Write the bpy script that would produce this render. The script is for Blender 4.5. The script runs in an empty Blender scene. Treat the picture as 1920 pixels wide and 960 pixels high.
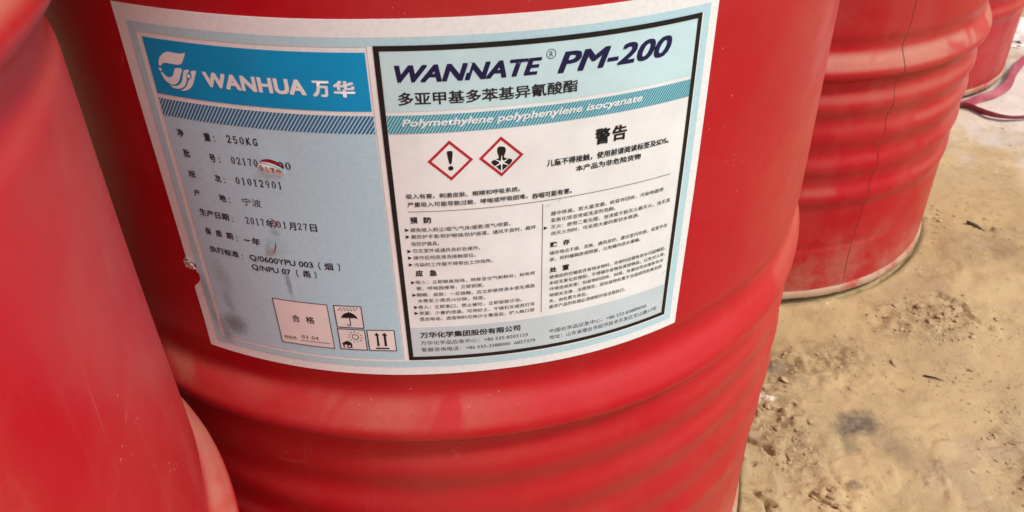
import bpy, bmesh, math, random
import numpy as np
from mathutils import Vector, Matrix, noise
from mathutils.geometry import tessellate_polygon

sc = bpy.context.scene
COL = sc.collection
R_ = math.radians

# ------------------------------------------------------------------ camera
cd = bpy.data.cameras.new('camera')
cam = bpy.data.objects.new('camera', cd)
COL.objects.link(cam)
_r = Vector((0.99554916, -0.09292794, -0.01569274))
_u = Vector((0.06624467, 0.57157364, 0.81787237))
_f = Vector((0.06703364, 0.81527171, -0.57518564))
M = Matrix((( _r.x, _u.x, -_f.x), (_r.y, _u.y, -_f.y), (_r.z, _u.z, -_f.z))).to_4x4()
M.translation = Vector((0, -0.63565076, 0.69714437))
cam.matrix_world = M
cd.sensor_fit = 'HORIZONTAL'
cd.sensor_width = 36
cd.lens = 29.2298
cd.clip_start = 0.01
cd.clip_end = 500
cd.dof.use_dof = True
cd.dof.focus_distance = 0.46
cd.dof.aperture_fstop = 28
sc.camera = cam

# ------------------------------------------------------------------ sky, sun, exposure
SUN_EL, SUN_AZ = 56, 125          # azimuth: clockwise from +y (away from the camera)
w = bpy.data.worlds.new('World')
sc.world = w
w.use_nodes = True
wn = w.node_tree
wn.nodes.clear()
wo = wn.nodes.new('ShaderNodeOutputWorld')
wb = wn.nodes.new('ShaderNodeBackground')
sky = wn.nodes.new('ShaderNodeTexSky')
sky.sky_type = 'NISHITA'
sky.sun_disc = False
sky.sun_elevation = R_(SUN_EL)
sky.sun_rotation = R_(SUN_AZ)
sky.air_density = 1.0
sky.dust_density = 5.0
sky.ozone_density = 1.0
wb.inputs['Strength'].default_value = 0.15
wn.links.new(sky.outputs[0], wb.inputs[0])
wn.links.new(wb.outputs[0], wo.inputs[0])
sd = bpy.data.lights.new('sun', 'SUN')
sd.energy = 2.0
sd.angle = R_(7)
sd.color = (1.0, 0.98, 0.95)
sun = bpy.data.objects.new('sun', sd)
COL.objects.link(sun)
_az, _el = R_(SUN_AZ), R_(SUN_EL)
to_sun = Vector((math.sin(_az) * math.cos(_el), math.cos(_az) * math.cos(_el), math.sin(_el)))
sun.rotation_euler = to_sun.to_track_quat('Z', 'Y').to_euler()
sun.location = to_sun * 5
vs = sc.view_settings
vs.view_transform = 'Standard'
vs.look = 'None'
vs.exposure = 0.05
vs.gamma = 1.0
vs.use_curve_mapping = False

# ------------------------------------------------------------------ helpers
def new_obj(name, me, mat=None, parent=None):
    o = bpy.data.objects.new(name, me)
    COL.objects.link(o)
    if mat is not None:
        me.materials.append(mat)
    if parent is not None:
        o.parent = parent
    return o

def tag(o, label=None, cat=None, group=None, kind=None):
    for k, v in (('label', label), ('category', cat), ('group', group), ('kind', kind)):
        if v:
            o[k] = v
    return o

def mesh_from(name, verts, faces, smooth=True):
    me = bpy.data.meshes.new(name)
    me.from_pydata([tuple(v) for v in verts], [], faces)
    me.update()
    if smooth:
        me.polygons.foreach_set('use_smooth', [True] * len(me.polygons))
    return me

class NT:
    """small node-tree writer"""
    def __init__(self, name):
        self.m = bpy.data.materials.new(name)
        self.m.use_nodes = True
        self.t = self.m.node_tree
        self.t.nodes.clear()
        self.out = self.t.nodes.new('ShaderNodeOutputMaterial')
        self.b = self.t.nodes.new('ShaderNodeBsdfPrincipled')
        self.t.links.new(self.b.outputs[0], self.out.inputs[0])
        self.tc = self.t.nodes.new('ShaderNodeTexCoord')
    def n(self, typ, **kw):
        nd = self.t.nodes.new(typ)
        for k, v in kw.items():
            setattr(nd, k, v)
        return nd
    def set(self, sock, v):
        if hasattr(v, 'node'):
            self.t.links.new(v, sock)
        elif isinstance(v, tuple) and len(v) == 3 and sock.type == 'RGBA':
            sock.default_value = (*v, 1)
        else:
            sock.default_value = v
    def p(self, name, v):
        self.set(self.b.inputs[name], v)
    def noise(self, scale, detail=4, rough=.55, vec=None, dist=0.0, stretch=None, w=None):
        nd = self.n('ShaderNodeTexNoise')
        if w is not None:
            nd.noise_dimensions = '4D'
            nd.inputs['W'].default_value = w
        nd.inputs['Scale'].default_value = scale
        nd.inputs['Detail'].default_value = detail
        nd.inputs['Roughness'].default_value = rough
        nd.inputs['Distortion'].default_value = dist
        v = vec or self.tc.outputs['Object']
        if stretch:
            mp = self.n('ShaderNodeMapping')
            mp.inputs['Scale'].default_value = stretch
            self.set(mp.inputs['Vector'], v)
            v = mp.outputs[0]
        self.set(nd.inputs['Vector'], v)
        return nd.outputs['Fac']
    def voro(self, scale, feature='F1', vec=None, rnd=1.0):
        nd = self.n('ShaderNodeTexVoronoi', feature=feature)
        nd.inputs['Scale'].default_value = scale
        nd.inputs['Randomness'].default_value = rnd
        self.set(nd.inputs['Vector'], vec or self.tc.outputs['Object'])
        return nd.outputs['Distance']
    def ramp(self, x, a, b, lo=0.0, hi=1.0):
        nd = self.n('ShaderNodeMapRange', interpolation_type='SMOOTHSTEP')
        for k, v in zip(('Value', 'From Min', 'From Max', 'To Min', 'To Max'), (x, a, b, lo, hi)):
            self.set(nd.inputs[k], v)
        return nd.outputs[0]
    def math(self, op, a, b=0.0, c=None):
        nd = self.n('ShaderNodeMath', operation=op)
        self.set(nd.inputs[0], a)
        self.set(nd.inputs[1], b)
        if c is not None:
            self.set(nd.inputs[2], c)
        return nd.outputs[0]
    def mix(self, f, a, b):
        nd = self.n('ShaderNodeMix', data_type='RGBA')
        self.set(nd.inputs[0], f)
        self.set(nd.inputs[6], a)
        self.set(nd.inputs[7], b)
        return nd.outputs[2]
    def bump(self, h, strength=.3, dist=.001, prev=None):
        nd = self.n('ShaderNodeBump')
        nd.inputs['Strength'].default_value = strength
        nd.inputs['Distance'].default_value = dist
        self.set(nd.inputs['Height'], h)
        if prev is not None:
            self.set(nd.inputs['Normal'], prev)
        return nd.outputs[0]
    def blob(self, x, y, rx, ry, ang=0.0, warp=.25, wscale=30.0, soft=.35, vec=None):
        """mask: 1 inside a noise-edged ellipse in the object's own x, y"""
        v = vec or self.tc.outputs['Object']
        mp = self.n('ShaderNodeMapping', vector_type='TEXTURE')
        mp.inputs['Location'].default_value = (x, y, 0)
        mp.inputs['Rotation'].default_value = (0, 0, ang)
        mp.inputs['Scale'].default_value = (rx, ry, 1)
        self.set(mp.inputs['Vector'], v)
        sp = self.n('ShaderNodeSeparateXYZ')
        self.set(sp.inputs[0], mp.outputs[0])
        d = self.math('SQRT', self.math('ADD', self.math('POWER', sp.outputs[0], 2.0), self.math('POWER', sp.outputs[1], 2.0)))
        nz = self.noise(wscale, 5, .6, vec=v)
        d = self.math('ADD', d, self.math('MULTIPLY', self.math('SUBTRACT', nz, .5), warp * 8))
        return self.ramp(d, 1.0 + soft, 1.0 - soft)

def flat(name, col, rough=.5, spec=.4):
    m = NT(name)
    nz = m.noise(60, 3)
    dark = tuple(c * .88 for c in col)
    m.p('Base Color', m.mix(m.ramp(nz, .35, .65), dark, col))
    m.p('Roughness', rough)
    m.p('Specular IOR Level', spec)
    return m.m

# ------------------------------------------------------------------ materials
def red_paint(name, seed, dust_amount):
    m = NT(name)
    off = m.n('ShaderNodeMapping')
    off.inputs['Location'].default_value = (seed * 3.1, seed * 1.7, seed * .9)
    m.set(off.inputs['Vector'], m.tc.outputs['Object'])
    v = off.outputs[0]
    geo = m.n('ShaderNodeNewGeometry')
    sp = m.n('ShaderNodeSeparateXYZ')
    m.set(sp.inputs[0], geo.outputs['Normal'])
    up = m.ramp(sp.outputs[2], .08, .62)                      # dust that has settled on upward faces
    big = m.ramp(m.noise(5, 5, .6, vec=v), .38, .68)
    mid = m.ramp(m.noise(22, 6, .65, vec=v, dist=.6), .42, .72)
    fine = m.noise(380, 2, .7, vec=v)
    streak = m.ramp(m.noise(9, 5, .65, vec=v, stretch=(14, 14, .8)), .52, .8)
    wipe = m.ramp(m.noise(7, 3, .5, vec=v, dist=1.5), .50, .58)
    if seed == 1.0:
        sx = m.n('ShaderNodeSeparateXYZ')
        m.set(sx.inputs[0], m.tc.outputs['Object'])
        rub = m.math('MULTIPLY', m.ramp(sx.outputs[0], -.02, .06), m.ramp(sx.outputs[0], .235, .20))
        wipe = m.math('MAXIMUM', wipe, m.math('MULTIPLY', rub, m.ramp(sx.outputs[2], .31, .325)))       # places where a hand or cloth has rubbed the dust away
    veil = m.math('ADD', m.math('MULTIPLY', big, .5), m.math('MULTIPLY', mid, .25))
    veil = m.math('ADD', veil, m.math('MULTIPLY', streak, .25))
    ledge = m.math('MULTIPLY', up, m.math('SUBTRACT', 1.0, m.math('MULTIPLY', wipe, .8)))
    d = m.math('ADD', m.math('MULTIPLY', veil, .11 * dust_amount), m.math('MULTIPLY', ledge, .22 * dust_amount))
    so = m.n('ShaderNodeSeparateXYZ')
    m.set(so.inputs[0], m.tc.outputs['Object'])
    foot = m.math('MULTIPLY', m.ramp(so.outputs[2], .13, .015), m.ramp(m.noise(8, 5, .65, vec=v), .42, .66))      # splashed earth round the foot
    d = m.math('ADD', d, m.math('MULTIPLY', foot, .55))
    d = m.math('MULTIPLY', d, m.ramp(fine, .2, .75, .85, 1.1))
    d = m.math('MINIMUM', d, .75)
    # fine scratches
    def scratches(scale, st, lo, w):
        n1 = m.noise(scale, 2, .5, vec=v, stretch=st, dist=.3)
        ln = m.ramp(m.math('ABSOLUTE', m.math('SUBTRACT', n1, .5)), w, w * .3)
        return m.math('MULTIPLY', ln, m.ramp(m.noise(9, 4, .6, vec=v), lo, lo + .08))
    scr = m.math('MAXIMUM', scratches(16, (1, 1, .25), .57, .005), scratches(30, (.3, .3, 1.2), .59, .005))
    d = m.math('MAXIMUM', d, m.math('MULTIPLY', scr, .16))
    red = m.mix(m.ramp(m.noise(3, 3, vec=v), .3, .7), (.40, .0024, .0105), (.46, .0034, .0140))
    col = m.mix(d, red, (.46, .30, .20))
    specks = m.ramp(m.voro(170, vec=v), .10, .04)
    specks = m.math('MULTIPLY', specks, m.ramp(m.noise(14, 3, vec=v), .52, .66))
    col = m.mix(m.math('MULTIPLY', specks, .6), col, (.58, .40, .34))
    m.p('Base Color', col)
    m.p('Roughness', m.math('ADD', m.math('MULTIPLY', d, .5), m.ramp(m.noise(30, 4, vec=v), .3, .7, .30, .42)))
    m.p('Specular IOR Level', .27)
    bp = m.bump(m.noise(6, 2, vec=v), .25, .004)
    bp = m.bump(fine, .12, .0004, bp)
    m.p('Normal', bp)
    return m.m

def print_mat(name, col, rough=.42, worn=.0, tint_scale=40):
    """printed paper: ink colour with slight mottling, dust film"""
    m = NT(name)
    nz = m.noise(tint_scale, 5, .6)
    c = m.mix(m.ramp(nz, .3, .75), tuple(min(1, x * 1.03) for x in col), tuple(x * .93 for x in col))
    film = m.ramp(m.noise(14, 6, .7), .5, .8)
    c = m.mix(m.math('MULTIPLY', film, .03), c, (.55, .45, .40))
    m.p('Base Color', c)
    m.p('Roughness', rough)
    m.p('Specular IOR Level', .25)
    m.p('Normal', m.bump(m.noise(45, 3), .12, .001))
    return m.m

def stained_paper(name, col):
    """the same print with the black smudges the photograph shows near the lower left corner and under the small tears"""
    m = NT(name)
    uv = m.n('ShaderNodeUVMap')
    v = uv.outputs[0]
    nz = m.noise(4, 5, .6, vec=v)
    c = m.mix(m.ramp(nz, .3, .75), tuple(min(1, x * 1.03) for x in col), tuple(x * .93 for x in col))
    grain = m.ramp(m.noise(9.0, 5, .75, vec=v), .40, .62)
    fine = m.ramp(m.noise(26.0, 4, .75, vec=v), .42, .6)
    def smear(x, y, rx, ry, ang, k):
        f = m.blob(x, y, rx, ry, ang, warp=.10, wscale=3.5, soft=.7, vec=v)
        g = m.math('ADD', m.math('MULTIPLY', grain, .6), m.math('MULTIPLY', fine, .4))
        g = m.math('ADD', m.math('MULTIPLY', g, .72), .28)
        return m.math('MULTIPLY', m.math('MULTIPLY', f, g), k)
    tot = smear(2.35, -18.25, .75, .65, .3, .95)
    for a in ((1.5, -18.6, .55, .7, 0, .6), (1.55, -19.3, .45, .5, 0, .6), (2.35, -16.6, .3, .9, .1, .45), (6.55, -14.45, .13, .75, .05, .75),
              (2.4, -14.9, .5, 1.0, .2, .35), (6.4, -11.25, .25, .2, 0, .5), (6.3, -12.2, .5, .6, 0, .22), (.9, -16.5, .35, 1.2, .05, .4), (1.0, -18.0, .25, .7, .05, .55), (.55, -15.6, .25, .5, .05, .35)):
        tot = m.math('MAXIMUM', tot, smear(*a))
    c = m.mix(tot, c, (.035, .03, .03))
    film = m.ramp(m.noise(1.4, 6, .7, vec=v), .5, .8)
    c = m.mix(m.math('MULTIPLY', film, .05), c, (.5, .4, .36))
    m.p('Base Color', c)
    m.p('Roughness', .42)
    m.p('Specular IOR Level', .35)
    m.p('Normal', m.bump(m.noise(45, 3), .12, .001))
    return m.m

M_PAPER = stained_paper('label_paper', (.79, .835, .845))
M_PANEL = stained_paper('pale_blue_print', (.44, .68, .80))
M_BAND = stained_paper('grey_blue_print', (.45, .69, .78))
M_SKY = print_mat('light_cyan_print', (.53, .76, .82))
M_BLUE = print_mat('blue_print', (.001, .31, .64))
M_STRIPE = print_mat('dark_blue_print', (.012, .11, .25))
M_STRIPEBG = print_mat('sky_blue_print', (.36, .62, .76))
M_TEAL = print_mat('teal_print', (.02, .25, .37))
M_TEALBG = print_mat('pale_teal_print', (.34, .66, .72))
M_BLACK = print_mat('black_print', (.012, .011, .012), .5)
M_INK = print_mat('ink_print', (.022, .018, .022), .55)
M_NAVY = print_mat('navy_print', (.012, .010, .065), .45)
M_WHITE = print_mat('white_print', (.79, .835, .845))
M_SIGNRED = print_mat('red_print', (.45, .018, .035))
M_FAINT = print_mat('faint_line_print', (.50, .58, .63))
M_FOOT = print_mat('footer_print', (.60, .72, .77))
M_SCUFF = print_mat('bared_red_paint', (.34, .012, .016), .5)
M_CARD = print_mat('card_print', (.76, .73, .72))

def dirt_material():
    m = NT('dry_earth')
    a = m.ramp(m.noise(2.2, 6, .6), .3, .7)
    b = m.noise(11, 8, .65, dist=.4)
    c = m.noise(70, 5, .7)
    col = m.mix(a, (.44, .325, .158), (.52, .405, .218))
    col = m.mix(m.ramp(b, .52, .74, 0, .6), col, (.29, .20, .105))
    col = m.mix(m.math('MULTIPLY', m.ramp(m.noise(5.5, 6, .62), .54, .68), .6), col, (.45, .35, .22))
    col = m.mix(m.math('MULTIPLY', m.ramp(c, .56, .72), .55), col, (.20, .13, .07))
    # crumbly brown patches
    for (x, y, rx, ry, an, k) in ((.60, .145, .070, .040, .3, .5), (.345, -.02, .03, .075, .15, .65), (.41, .075, .09, .035, .35, .55), (.62, -.10, .06, .05, 0, .45), (.78, .30, .12, .03, .5, .3)):
        f = m.blob(x, y, rx, ry, an, warp=.2, wscale=26, soft=.6)
        col = m.mix(m.math('MULTIPLY', m.math('MULTIPLY', f, m.ramp(m.noise(85, 6, .75), .38, .66)), k), col, (.13, .085, .05))
    # grey oily stains
    for (x, y, rx, ry, an, k) in ((.432, -.022, .025, .017, .2, .95), (.455, -.058, .012, .032, .35, .35), (.412, -.050, .008, .010, 0, .55), (.375, .075, .018, .012, 0, .6), (.395, -.105, .008, .005, 0, .7)):
        f = m.blob(x, y, rx, ry, an, warp=.22, wscale=55, soft=.55)
        g = m.ramp(m.noise(120, 5, .7), .25, .7, .55, 1.0)
        col = m.mix(m.math('MULTIPLY', m.math('MULTIPLY', f, g), k), col, (.085, .073, .072))
    # pale frost at the far right
    f = m.blob(1.28, .80, .36, .24, .55, warp=.28, wscale=11, soft=.4)
    col = m.mix(m.math('MULTIPLY', f, .85), col, (.68, .64, .58))
    f = m.blob(.345, .025, .012, .006, .2, warp=.3, wscale=80, soft=.5)
    col = m.mix(m.math('MULTIPLY', f, .7), col, (.75, .68, .58))
    pale = m.ramp(m.voro(55), .11, .05)
    pale = m.math('MULTIPLY', pale, m.ramp(m.noise(13, 3), .55, .62))
    col = m.mix(m.math('MULTIPLY', pale, .8), col, (.72, .64, .52))
    g2 = m.noise(300, 5, .8)
    col = m.mix(m.ramp(g2, .58, .74, 0, .4), col, (.17, .11, .06))
    col = m.mix(m.ramp(g2, .44, .30, 0, .55), col, (.52, .42, .29))
    m.p('Base Color', col)
    m.p('Roughness', .92)
    m.p('Specular IOR Level', .15)
    h = m.math('ADD', m.math('MULTIPLY', b, .5), m.math('MULTIPLY', c, .35))
    grit = m.noise(300, 5, .8)
    gpatch = m.ramp(m.noise(9, 5, .6), .40, .62, .35, 1.0)
    bp = m.bump(h, .5, .007)
    bp = m.bump(m.math('MULTIPLY', grit, gpatch), .9, .0030, bp)
    m.p('Normal', bp)
    return m.m

def snow_material():
    m = NT('old_snow')
    n = m.noise(40, 6, .65)
    m.p('Base Color', m.mix(m.ramp(n, .42, .7), (.82, .80, .77), (.62, .55, .45)))
    m.p('Roughness', .7)
    m.p('Normal', m.bump(m.noise(90, 5, .7), .5, .004))
    return m.m

# ------------------------------------------------------------------ ground: one sheet to the horizon
def axis(lo, hi, spans, far=120.0):
    """coordinates: fine steps inside the given spans, growing steps outside"""
    xs = []
    x = lo
    while x < hi:
        xs.append(x)
        st = .012
        for a, b, s in spans:
            if a <= x < b:
                st = min(st, s)
        x += st
    st = .014
    left, v = [], lo
    while v > -far:
        v -= st
        st *= 1.35
        left.append(v)
    st = .014
    v = xs[-1]
    while v < far:
        v += st
        st *= 1.35
        xs.append(v)
    return np.array(left[::-1] + xs)

GX = axis(-.9, 1.7, ((.2, 1.0, .005), (.26, .50, .0025), (.265, .36, .0016)))
GY = axis(-.9, 1.5, ((-.25, .65, .005), (-.17, .06, .0025), (-.14, .045, .0016)))
CRACKS = [
    [(.285, -.033), (.292, -.055), (.302, -.062)], [(.292, -.055), (.279, -.066)],
    [(.276, -.095), (.289, -.099), (.298, -.112), (.305, -.118)], [(.289, -.099), (.306, -.098)], [(.298, -.112), (.296, -.125)],
    [(.296, -.018), (.307, -.026), (.318, -.043), (.326, -.052)], [(.285, -.033), (.296, -.018)], [(.318, .005), (.327, .015), (.338, .012), (.350, .002)],
    [(.327, .015), (.325, .03), (.334, .042)], [(.345, -.108), (.353, -.12), (.361, -.128)], [(.64, .19), (.66, .165), (.655, .14), (.672, .118)],
    [(.78, .345), (.80, .335)], [(.88, .37), (.905, .345)],
]
def vnoise(x, y, s, seed):
    """value noise on numpy arrays"""
    x = x * s + seed * 17.3
    y = y * s - seed * 9.1
    xi, yi = np.floor(x).astype(np.int64), np.floor(y).astype(np.int64)
    fx, fy = x - xi, y - yi
    fx, fy = fx * fx * (3 - 2 * fx), fy * fy * (3 - 2 * fy)
    def h(a, b):
        n = (a * 374761393 + b * 668265263 + seed * 974711) & 0x7fffffff
        n = ((n ^ (n >> 13)) * 1274126177) & 0x7fffffff
        return ((n ^ (n >> 16)) & 0xffff) / 65535.0
    return (h(xi, yi) * (1 - fx) + h(xi + 1, yi) * fx) * (1 - fy) + (h(xi, yi + 1) * (1 - fx) + h(xi + 1, yi + 1) * fx) * fy
def ground_z(X, Y):
    z = np.zeros_like(X)
    amp = .007
    for k, s in enumerate((4, 9, 21, 48, 110)):
        z += amp * (vnoise(X, Y, s, k + 1) - .5)
        amp *= .64
    crust = np.clip((vnoise(X + .01 * vnoise(X, Y, 40, 41), Y, 20, 42) - .50) / .035, 0, 1) + .7 * np.clip((vnoise(X, Y + .006 * vnoise(X, Y, 60, 44), 46, 43) - .55) / .05, 0, 1)
    z += .0020 * crust * (.45 + .9 * vnoise(X, Y, 95, 46)) * np.clip((vnoise(X, Y, 6, 45) - .40) / .2, 0, 1)
    lump = np.zeros_like(X)
    for (cx, cy, rx, ry) in ((.60, .145, .09, .05), (.345, -.02, .035, .08), (.41, .075, .10, .04), (.62, -.10, .07, .06), (.37, -.12, .03, .03)):
        lump = np.maximum(lump, np.exp(-((X - cx) / rx) ** 2 - ((Y - cy) / ry) ** 2))
    rough = np.maximum(0, vnoise(X, Y, 75, 11) - .42) + .7 * np.maximum(0, vnoise(X, Y, 150, 12) - .5)
    z += lump * rough * .014
    for line in CRACKS:
        for (ax, ay), (bx, by) in zip(line[:-1], line[1:]):
            wob = .004 * (vnoise(X, Y, 130, 21) - .5)
            dx, dy = bx - ax, by - ay
            t = np.clip(((X - ax) * dx + (Y - ay) * dy) / (dx * dx + dy * dy), 0, 1)
            d = np.hypot(X - ax - t * dx + wob, Y - ay - t * dy + wob)
            z -= .012 * np.clip(1 - d / .0029, 0, 1) ** .6
            z += .0014 * np.exp(-((d - .008) / .006) ** 2)
    # the drums have pressed flat the earth they stand on
    for (cx, cy) in DRUM_SPOTS:
        d = np.hypot(X - cx, Y - cy)
        k = np.clip((d - .285) / .05, 0, 1)
        z = z * k - .0012 * (1 - k) - .009 * np.exp(-((d - .2885) / .0030) ** 2) + .0045 * np.exp(-((d - .2985) / .0060) ** 2) * np.clip(vnoise(X, Y, 34, 31) * 2.4 - .9, 0, 1) * (.4 + vnoise(X, Y, 120, 33))
    return z
DRUM_SPOTS = ((0, 0), (.444, .4917), (-.4015, -.4429), (.92, 1.06))

gx, gy = np.meshgrid(GX, GY)
gz = ground_z(gx, gy)
nx, ny = len(GX), len(GY)
me = bpy.data.meshes.new('ground')
idx = np.arange(nx * ny).reshape(ny, nx)
quads = np.stack([idx[:-1, :-1], idx[:-1, 1:], idx[1:, 1:], idx[1:, :-1]], -1).reshape(-1, 4)
me.vertices.add(nx * ny)
me.vertices.foreach_set('co', np.stack([gx, gy, gz], -1).ravel())
me.loops.add(quads.size)
me.loops.foreach_set('vertex_index', quads.ravel())
me.polygons.add(len(quads))
me.polygons.foreach_set('loop_start', np.arange(len(quads)) * 4)
me.polygons.foreach_set('use_smooth', np.ones(len(quads), dtype=bool))
me.update()
me.validate()
tag(new_obj('ground', me, dirt_material()), 'dry sandy brown earth with cracks and grey stains beneath the red drums', 'ground', kind='structure')

# ------------------------------------------------------------------ drums
R = .2865
Z_LO, Z_UP = .3325, .632
HB = .0100
# hoop cross-section: (height above the crest, share of the full height) - a long sloping shoulder, a rounded crest, a tight underside
HOOP = [(-.0165, 0), (-.0135, .05), (-.0100, .28), (-.0070, .62), (-.0045, .88), (-.002, .985), (.001, 1.0), (.005, .92), (.019, .12), (.023, .02), (.027, 0)]
def dent(a, z, seed):
    """gentle waviness of the sheet steel"""
    return (.00045 * math.sin(3 * a + 9 * z + seed) + .0003 * math.sin(7 * a - 14 * z + 2.1 * seed) + .00022 * math.sin(13 * a + 31 * z + seed * .7))
def hoop_shape(t):
    for (z0, v0), (z1, v1) in zip(HOOP[:-1], HOOP[1:]):
        if z0 <= t <= z1:
            f = (t - z0) / (z1 - z0)
            return v0 + (v1 - v0) * f
    return 0.0
# smoothed table of the hoop section
_tz = np.linspace(-.03, .05, 161)
_tv = np.array([hoop_shape(t) for t in _tz])
for _ in range(1):
    _tv = np.convolve(np.pad(_tv, 3, mode='edge'), [.08, .14, .18, .20, .18, .14, .08], 'valid')
def profile_r(a, z, hoops, soft_at, ribs=0.0, deep=1.0):
    r = R
    for h in hoops[:2]:
        v = float(np.interp(z - h, _tz, _tv))
        if soft_at is not None:                                # the hoop is flattened a little on this side
            dd = math.atan2(math.sin(a - soft_at), math.cos(a - soft_at))
            v *= 1 - .45 * math.exp(-(dd / .42) ** 2)
        r += HB * v
    for c, k, wd in ((hoops[0] + .0285, .0024, .017), (hoops[1] + .0285, .0024, .017), (hoops[1] - .024, .0020, .014)):      # necked grooves beside the hoops
        t = (z - c) / wd
        if abs(t) < 1:
            r -= k * .5 * (1 + math.cos(math.pi * t))
    for c in (.282, .242, .2010, .1585, .745, .703):
        t = (z - c - ribs) / .0205
        if abs(t) < 1:
            r += .0038 * deep * (1 + .22 * math.sin(3 * a + 40 * c) + .12 * math.sin(7 * a + 90 * c)) * .5 * (1 + math.cos(math.pi * t))
    return r
def drum_r(a, z, hoops, seed):
    r = profile_r(a, z, hoops, R_(-27) if seed == 1.0 else None, hoops[2], .72 if seed == 1.0 else 1.0)
    r -= .0007 * math.exp(-((z - .083) / .004) ** 2)          # the faint line above the foot
    return r + dent(a, z, seed)

def lathe(name, rings, n):
    """rings: list of functions a -> (r, z) or tuples"""
    V, F = [], []
    for rg in rings:
        for i in range(n):
            a = 2 * math.pi * i / n
            r, z = rg(a) if callable(rg) else rg
            V.append((r * math.cos(a), r * math.sin(a), z))
    for j in range(len(rings) - 1):
        for i in range(n):
            k = (i + 1) % n
            F.append((j * n + i, j * n + k, (j + 1) * n + k, (j + 1) * n + i))
    return V, F

H_DRUM = .882
def make_drum(loc, hoops, seed, dust, label, seam_az, n=288):
    root = bpy.data.objects.new('steel_drum', None)
    root.empty_display_size = .1
    COL.objects.link(root)
    root.location = loc
    tag(root, label, 'drum', 'red steel drums standing on the dirt')
    mat = red_paint('red_drum_paint', seed, dust)
    zs = [.012]
    z = .012
    while z < H_DRUM - .013:
        st = .0022 if (z < .39 or any(abs(z - h) < .043 for h in hoops[:2]) or .68 < z < .78) else .008
        z += st
        zs.append(min(z, H_DRUM - .012))
    rings = [(lambda a, zz=zz: (drum_r(a, zz, hoops, seed), zz)) for zz in zs]
    rings = [(.02, .014), (R - .004, .014)] + rings
    rings += [(R - .001, H_DRUM - .010), (R - .004, H_DRUM - .014), (R - .012, H_DRUM - .016), (.02, H_DRUM - .014)]
    V, F = lathe('shell', rings, n)
    c0 = len(V)
    V.append((0, 0, .014)); V.append((0, 0, H_DRUM - .0139))
    L = (len(rings) - 1) * n
    for i in range(n):
        F.append((c0, (i + 1) % n, i))
        F.append((c0 + 1, L + i, L + (i + 1) % n))
    body = new_obj('shell', mesh_from('shell', V, F), mat, root)
    def chime(z0, s):
        prof = [(-.0020, .016), (.0016, .0155), (.0034, .0125), (.0040, .008), (.0034, .0050), (.0016, .0022), (-.0020, .0004), (-.0050, .0008), (-.0055, .006), (-.0055, .0135)]
        rg = [(lambda a, dr=dr, zz=zz: (R + dr + .0004 * math.sin(17 * a + seed) * math.sin(5 * a), z0 + s * zz)) for dr, zz in prof]
        V, F = lathe('chime', rg, 192)
        if s < 0:
            F = [f[::-1] for f in F]
        return mesh_from('chime', V, F)
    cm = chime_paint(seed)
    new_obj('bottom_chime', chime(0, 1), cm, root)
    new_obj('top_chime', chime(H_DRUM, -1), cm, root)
    if seam_az is not None:
        a0 = R_(seam_az)
        V, F = [], []
        off = [(-.016, .00005), (-.011, .0003), (-.006, .0007), (-.0012, .0009), (.0002, .0009), (.0012, .0001)]
        zz = [x for x in zs if .016 < x < H_DRUM - .014]
        for z in zz:
            wob = .0012 * math.sin(z * 23 + seed) + .0006 * math.sin(z * 71)
            for du, dr in off:
                a = a0 + (du + wob) / R
                r = drum_r(a, z, hoops, seed) + dr
                V.append((r * math.cos(a), r * math.sin(a), z))
        k = len(off)
        for j in range(len(zz) - 1):
            for i in range(k - 1):
                F.append((j * k + i, j * k + i + 1, (j + 1) * k + i + 1, (j + 1) * k + i))
        sm = new_obj('weld_seam', mesh_from('weld_seam', V, F), mat, root)
        V, F = [], []
        for z in zz:
            wob = .0012 * math.sin(z * 23 + seed) + .0006 * math.sin(z * 71)
            wd = .00030 + .00012 * math.sin(z * 90 + seed)
            for du, dr in ((.0006, .0009), (.0010 + wd, .0010), (.0012 + 2 * wd, .0002)):
                a = a0 + (du + wob) / R
                r = drum_r(a, z, hoops, seed) + dr
                V.append((r * math.cos(a), r * math.sin(a), z))
        for j in range(len(zz) - 1):
            for i in range(2):
                F.append((j * 3 + i, j * 3 + i + 1, (j + 1) * 3 + i + 1, (j + 1) * 3 + i))
        new_obj('seam_rust_line', mesh_from('seam_rust_line', V, F), M_SEAM, sm)
    return root

def chime_paint(seed):
    m = NT('dusty_chime_paint')
    f = m.ramp(m.noise(18, 6, .7, w=seed), .30, .55)
    g = m.ramp(m.noise(60, 5, .7, w=seed), .58, .74)
    c = m.mix(f, (.36, .06, .04), (.40, .27, .17))
    c = m.mix(m.math('MULTIPLY', g, .7), c, (.14, .07, .05))
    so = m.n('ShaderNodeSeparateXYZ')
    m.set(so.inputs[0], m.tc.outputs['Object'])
    rim_shadow = m.ramp(m.math('ADD', so.outputs[2], m.math('MULTIPLY', m.math('SUBTRACT', m.noise(45, 4, .7, w=seed), .5), .012)), .0075, .0045)     # contact shadow under the rim, painted as a ragged dark brown band
    c = m.mix(rim_shadow, c, (.07, .045, .03))
    m.p('Base Color', c)
    m.p('Roughness', .75)
    m.p('Normal', m.bump(m.noise(220, 4, .7), .4, .001))
    return m.m
M_SEAM = flat('rusty_seam', (.10, .012, .012), .7)

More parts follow.
